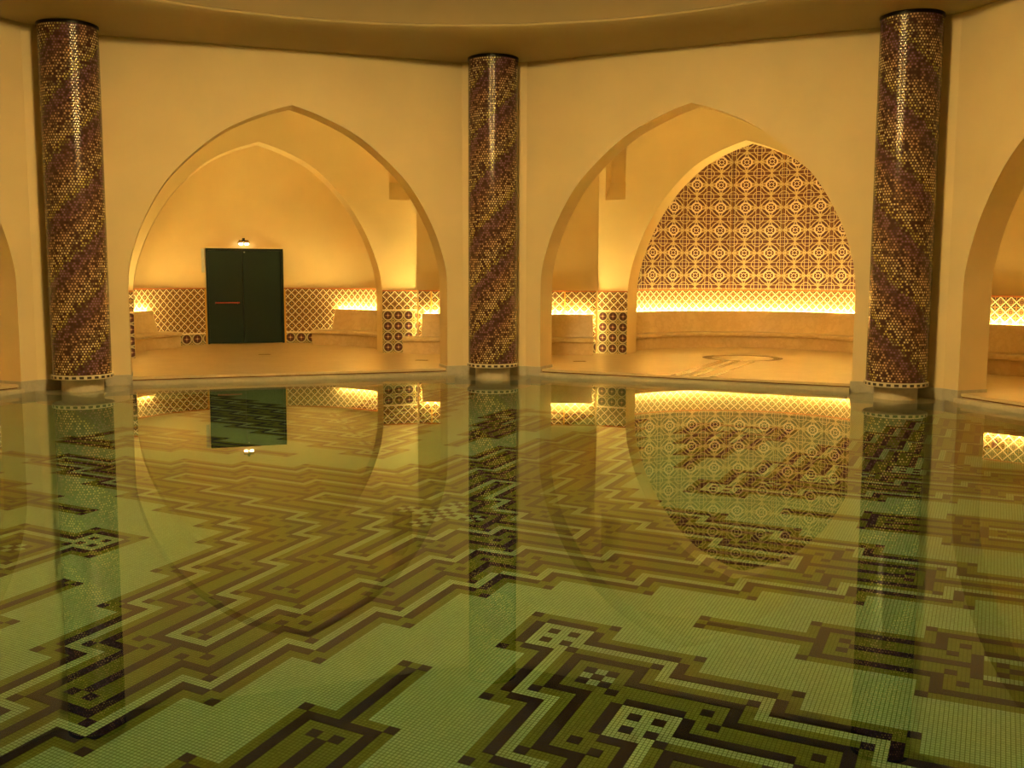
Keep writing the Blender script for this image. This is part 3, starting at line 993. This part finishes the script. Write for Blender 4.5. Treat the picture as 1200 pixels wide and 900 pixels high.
# the floor sheet, one face per cell, out to beyond the pool edge
LO = 150
vs = []; fs = []; us = []; mi = []
nrow = 2 * LO + 2
for x in range(-LO, LO + 2):
    for y in range(-LO, LO + 2):
        p = cell(x - 0.5, y - 0.5); vs.append((p[0] * S, p[1] * S, -DEEP * S)); us.append((x, y))
for x in range(-LO, LO + 1):
    for y in range(-LO, LO + 1):
        px, py = cell(x, y)
        if math.hypot(px, py) > 7.3: continue
        i = (x + LO) * nrow + (y + LO)
        fs.append((i, i + nrow, i + nrow + 1, i + 1))
        g = grid[x + LIM, y + LIM] if abs(x) <= LIM and abs(y) <= LIM else 0
        mi.append({0: 0, 1: 1, 2: 2, 3: 1}[int(g)])
me = bpy.data.meshes.new('pool_floor')
me.from_pydata(vs, [], fs)
l = me.uv_layers.new(name='UVMap')
li = np.empty(len(me.loops), np.int32); me.loops.foreach_get('vertex_index', li)
l.data.foreach_set('uv', np.array(us, np.float32)[li].ravel())
for m_ in ('pool_pale', 'pool_olive', 'pool_light'): me.materials.append(MAT[m_])
me.polygons.foreach_set('material_index', np.array(mi, np.int32))
bm = bmesh.new(); bm.from_mesh(me)
bmesh.ops.delete(bm, geom=[v for v in bm.verts if not v.link_faces], context='VERTS')
bm.normal_update()
if bm.faces[:][0].normal.z < 0: bmesh.ops.reverse_faces(bm, faces=bm.faces)
bm.to_mesh(me); bm.free(); me.update()
pool = tag(link('floor_pool', me), kind='structure')

# dark mosaic inlay: bands and squares proud of the field
camxy = (0.98618, -6.60085)
items = [('mosaic_band', r) for r in rl] + [('mosaic_square', (d[0], d[1], d[0], d[1])) for d in dset]
def shows(it):
    _, (x0, y0, x1, y1) = it
    px, py = cell((x0 + x1) / 2, (y0 + y1) / 2)
    vx, vy = px - camxy[0], py - camxy[1]
    dep = -math.sin(YAW) * vx + math.cos(YAW) * vy; lat = math.cos(YAW) * vx + math.sin(YAW) * vy
    seen = dep > 1.5 and abs(lat / dep) < 0.56
    return (seen, (x1 - x0 + 1) * (y1 - y0 + 1) / max(dep, 0.5) ** 3)
TH = 0.004
cache = {}
def inlay_mesh(nx, ny):
    if (nx, ny) in cache: return cache[(nx, ny)]
    vs, us = [], []
    for z in (0.0, TH):
        for a, b in ((0, 0), (nx, 0), (nx, ny), (0, ny)):
            a_, b_ = a - 0.5, b - 0.5
            vs.append((G * S * (cX[0] * a_ + cY[0] * b_), G * S * (cX[1] * a_ + cY[1] * b_), z)); us.append((a, b))
    fs = [(4, 5, 6, 7), (0, 1, 5, 4), (1, 2, 6, 5), (2, 3, 7, 6), (3, 0, 4, 7)]
    m_ = mesh('mosaic_inlay', vs, fs, us, scale=False); m_.materials.append(MAT['pool_dark'])
    cache[(nx, ny)] = m_
    return m_
receivers = [pool]
for kind in ('mosaic_band', 'mosaic_square'):
    its = sorted([i for i in items if i[0] == kind], key=shows, reverse=True)
    rest_v, rest_f, rest_u = [], [], []
    for n_, (nm, (x0, y0, x1, y1)) in enumerate(its):
        m_ = inlay_mesh(x1 - x0 + 1, y1 - y0 + 1)
        px, py = cell(x0, y0)
        if n_ < 290 and shows((nm, (x0, y0, x1, y1)))[0]:
            o = bpy.data.objects.new(nm, m_); scn.collection.objects.link(o)
            o.location = (px * S, py * S, -DEEP * S); o.parent = pool
            receivers.append(o)
        else:
            b0 = len(rest_v)
            rest_v += [(v.co.x + px * S, v.co.y + py * S, v.co.z - DEEP * S) for v in m_.vertices]
            rest_f += [tuple(b0 + q for q in p.vertices) for p in m_.polygons]
            ul = {lp.vertex_index: m_.uv_layers[0].data[i].uv[:] for i, lp in enumerate(m_.loops)}
            rest_u += [ul[i] for i in range(len(m_.vertices))]
    if rest_v:
        o = link('distant_' + kind + '_field', mesh('far_inlay', rest_v, rest_f, rest_u, scale=False), 'pool_dark', pool)
        o['kind'] = 'stuff'; receivers.append(o)

# ------------------------------------------------------------------ water
vs = []
for k in (-1, 0, 1, 2, 3, 4, 5, 6):
    vs += [bay_pt(k, -H, W - 0.001), bay_pt(k, H, W - 0.001)]
me = mesh('pool_water', vs, [tuple(range(16))])
if me.polygons[0].normal.z < 0: me.flip_normals()
water = link('pool_water', me, 'water')
tag(water, 'still clear green pool water mirroring the arches and columns', 'water')
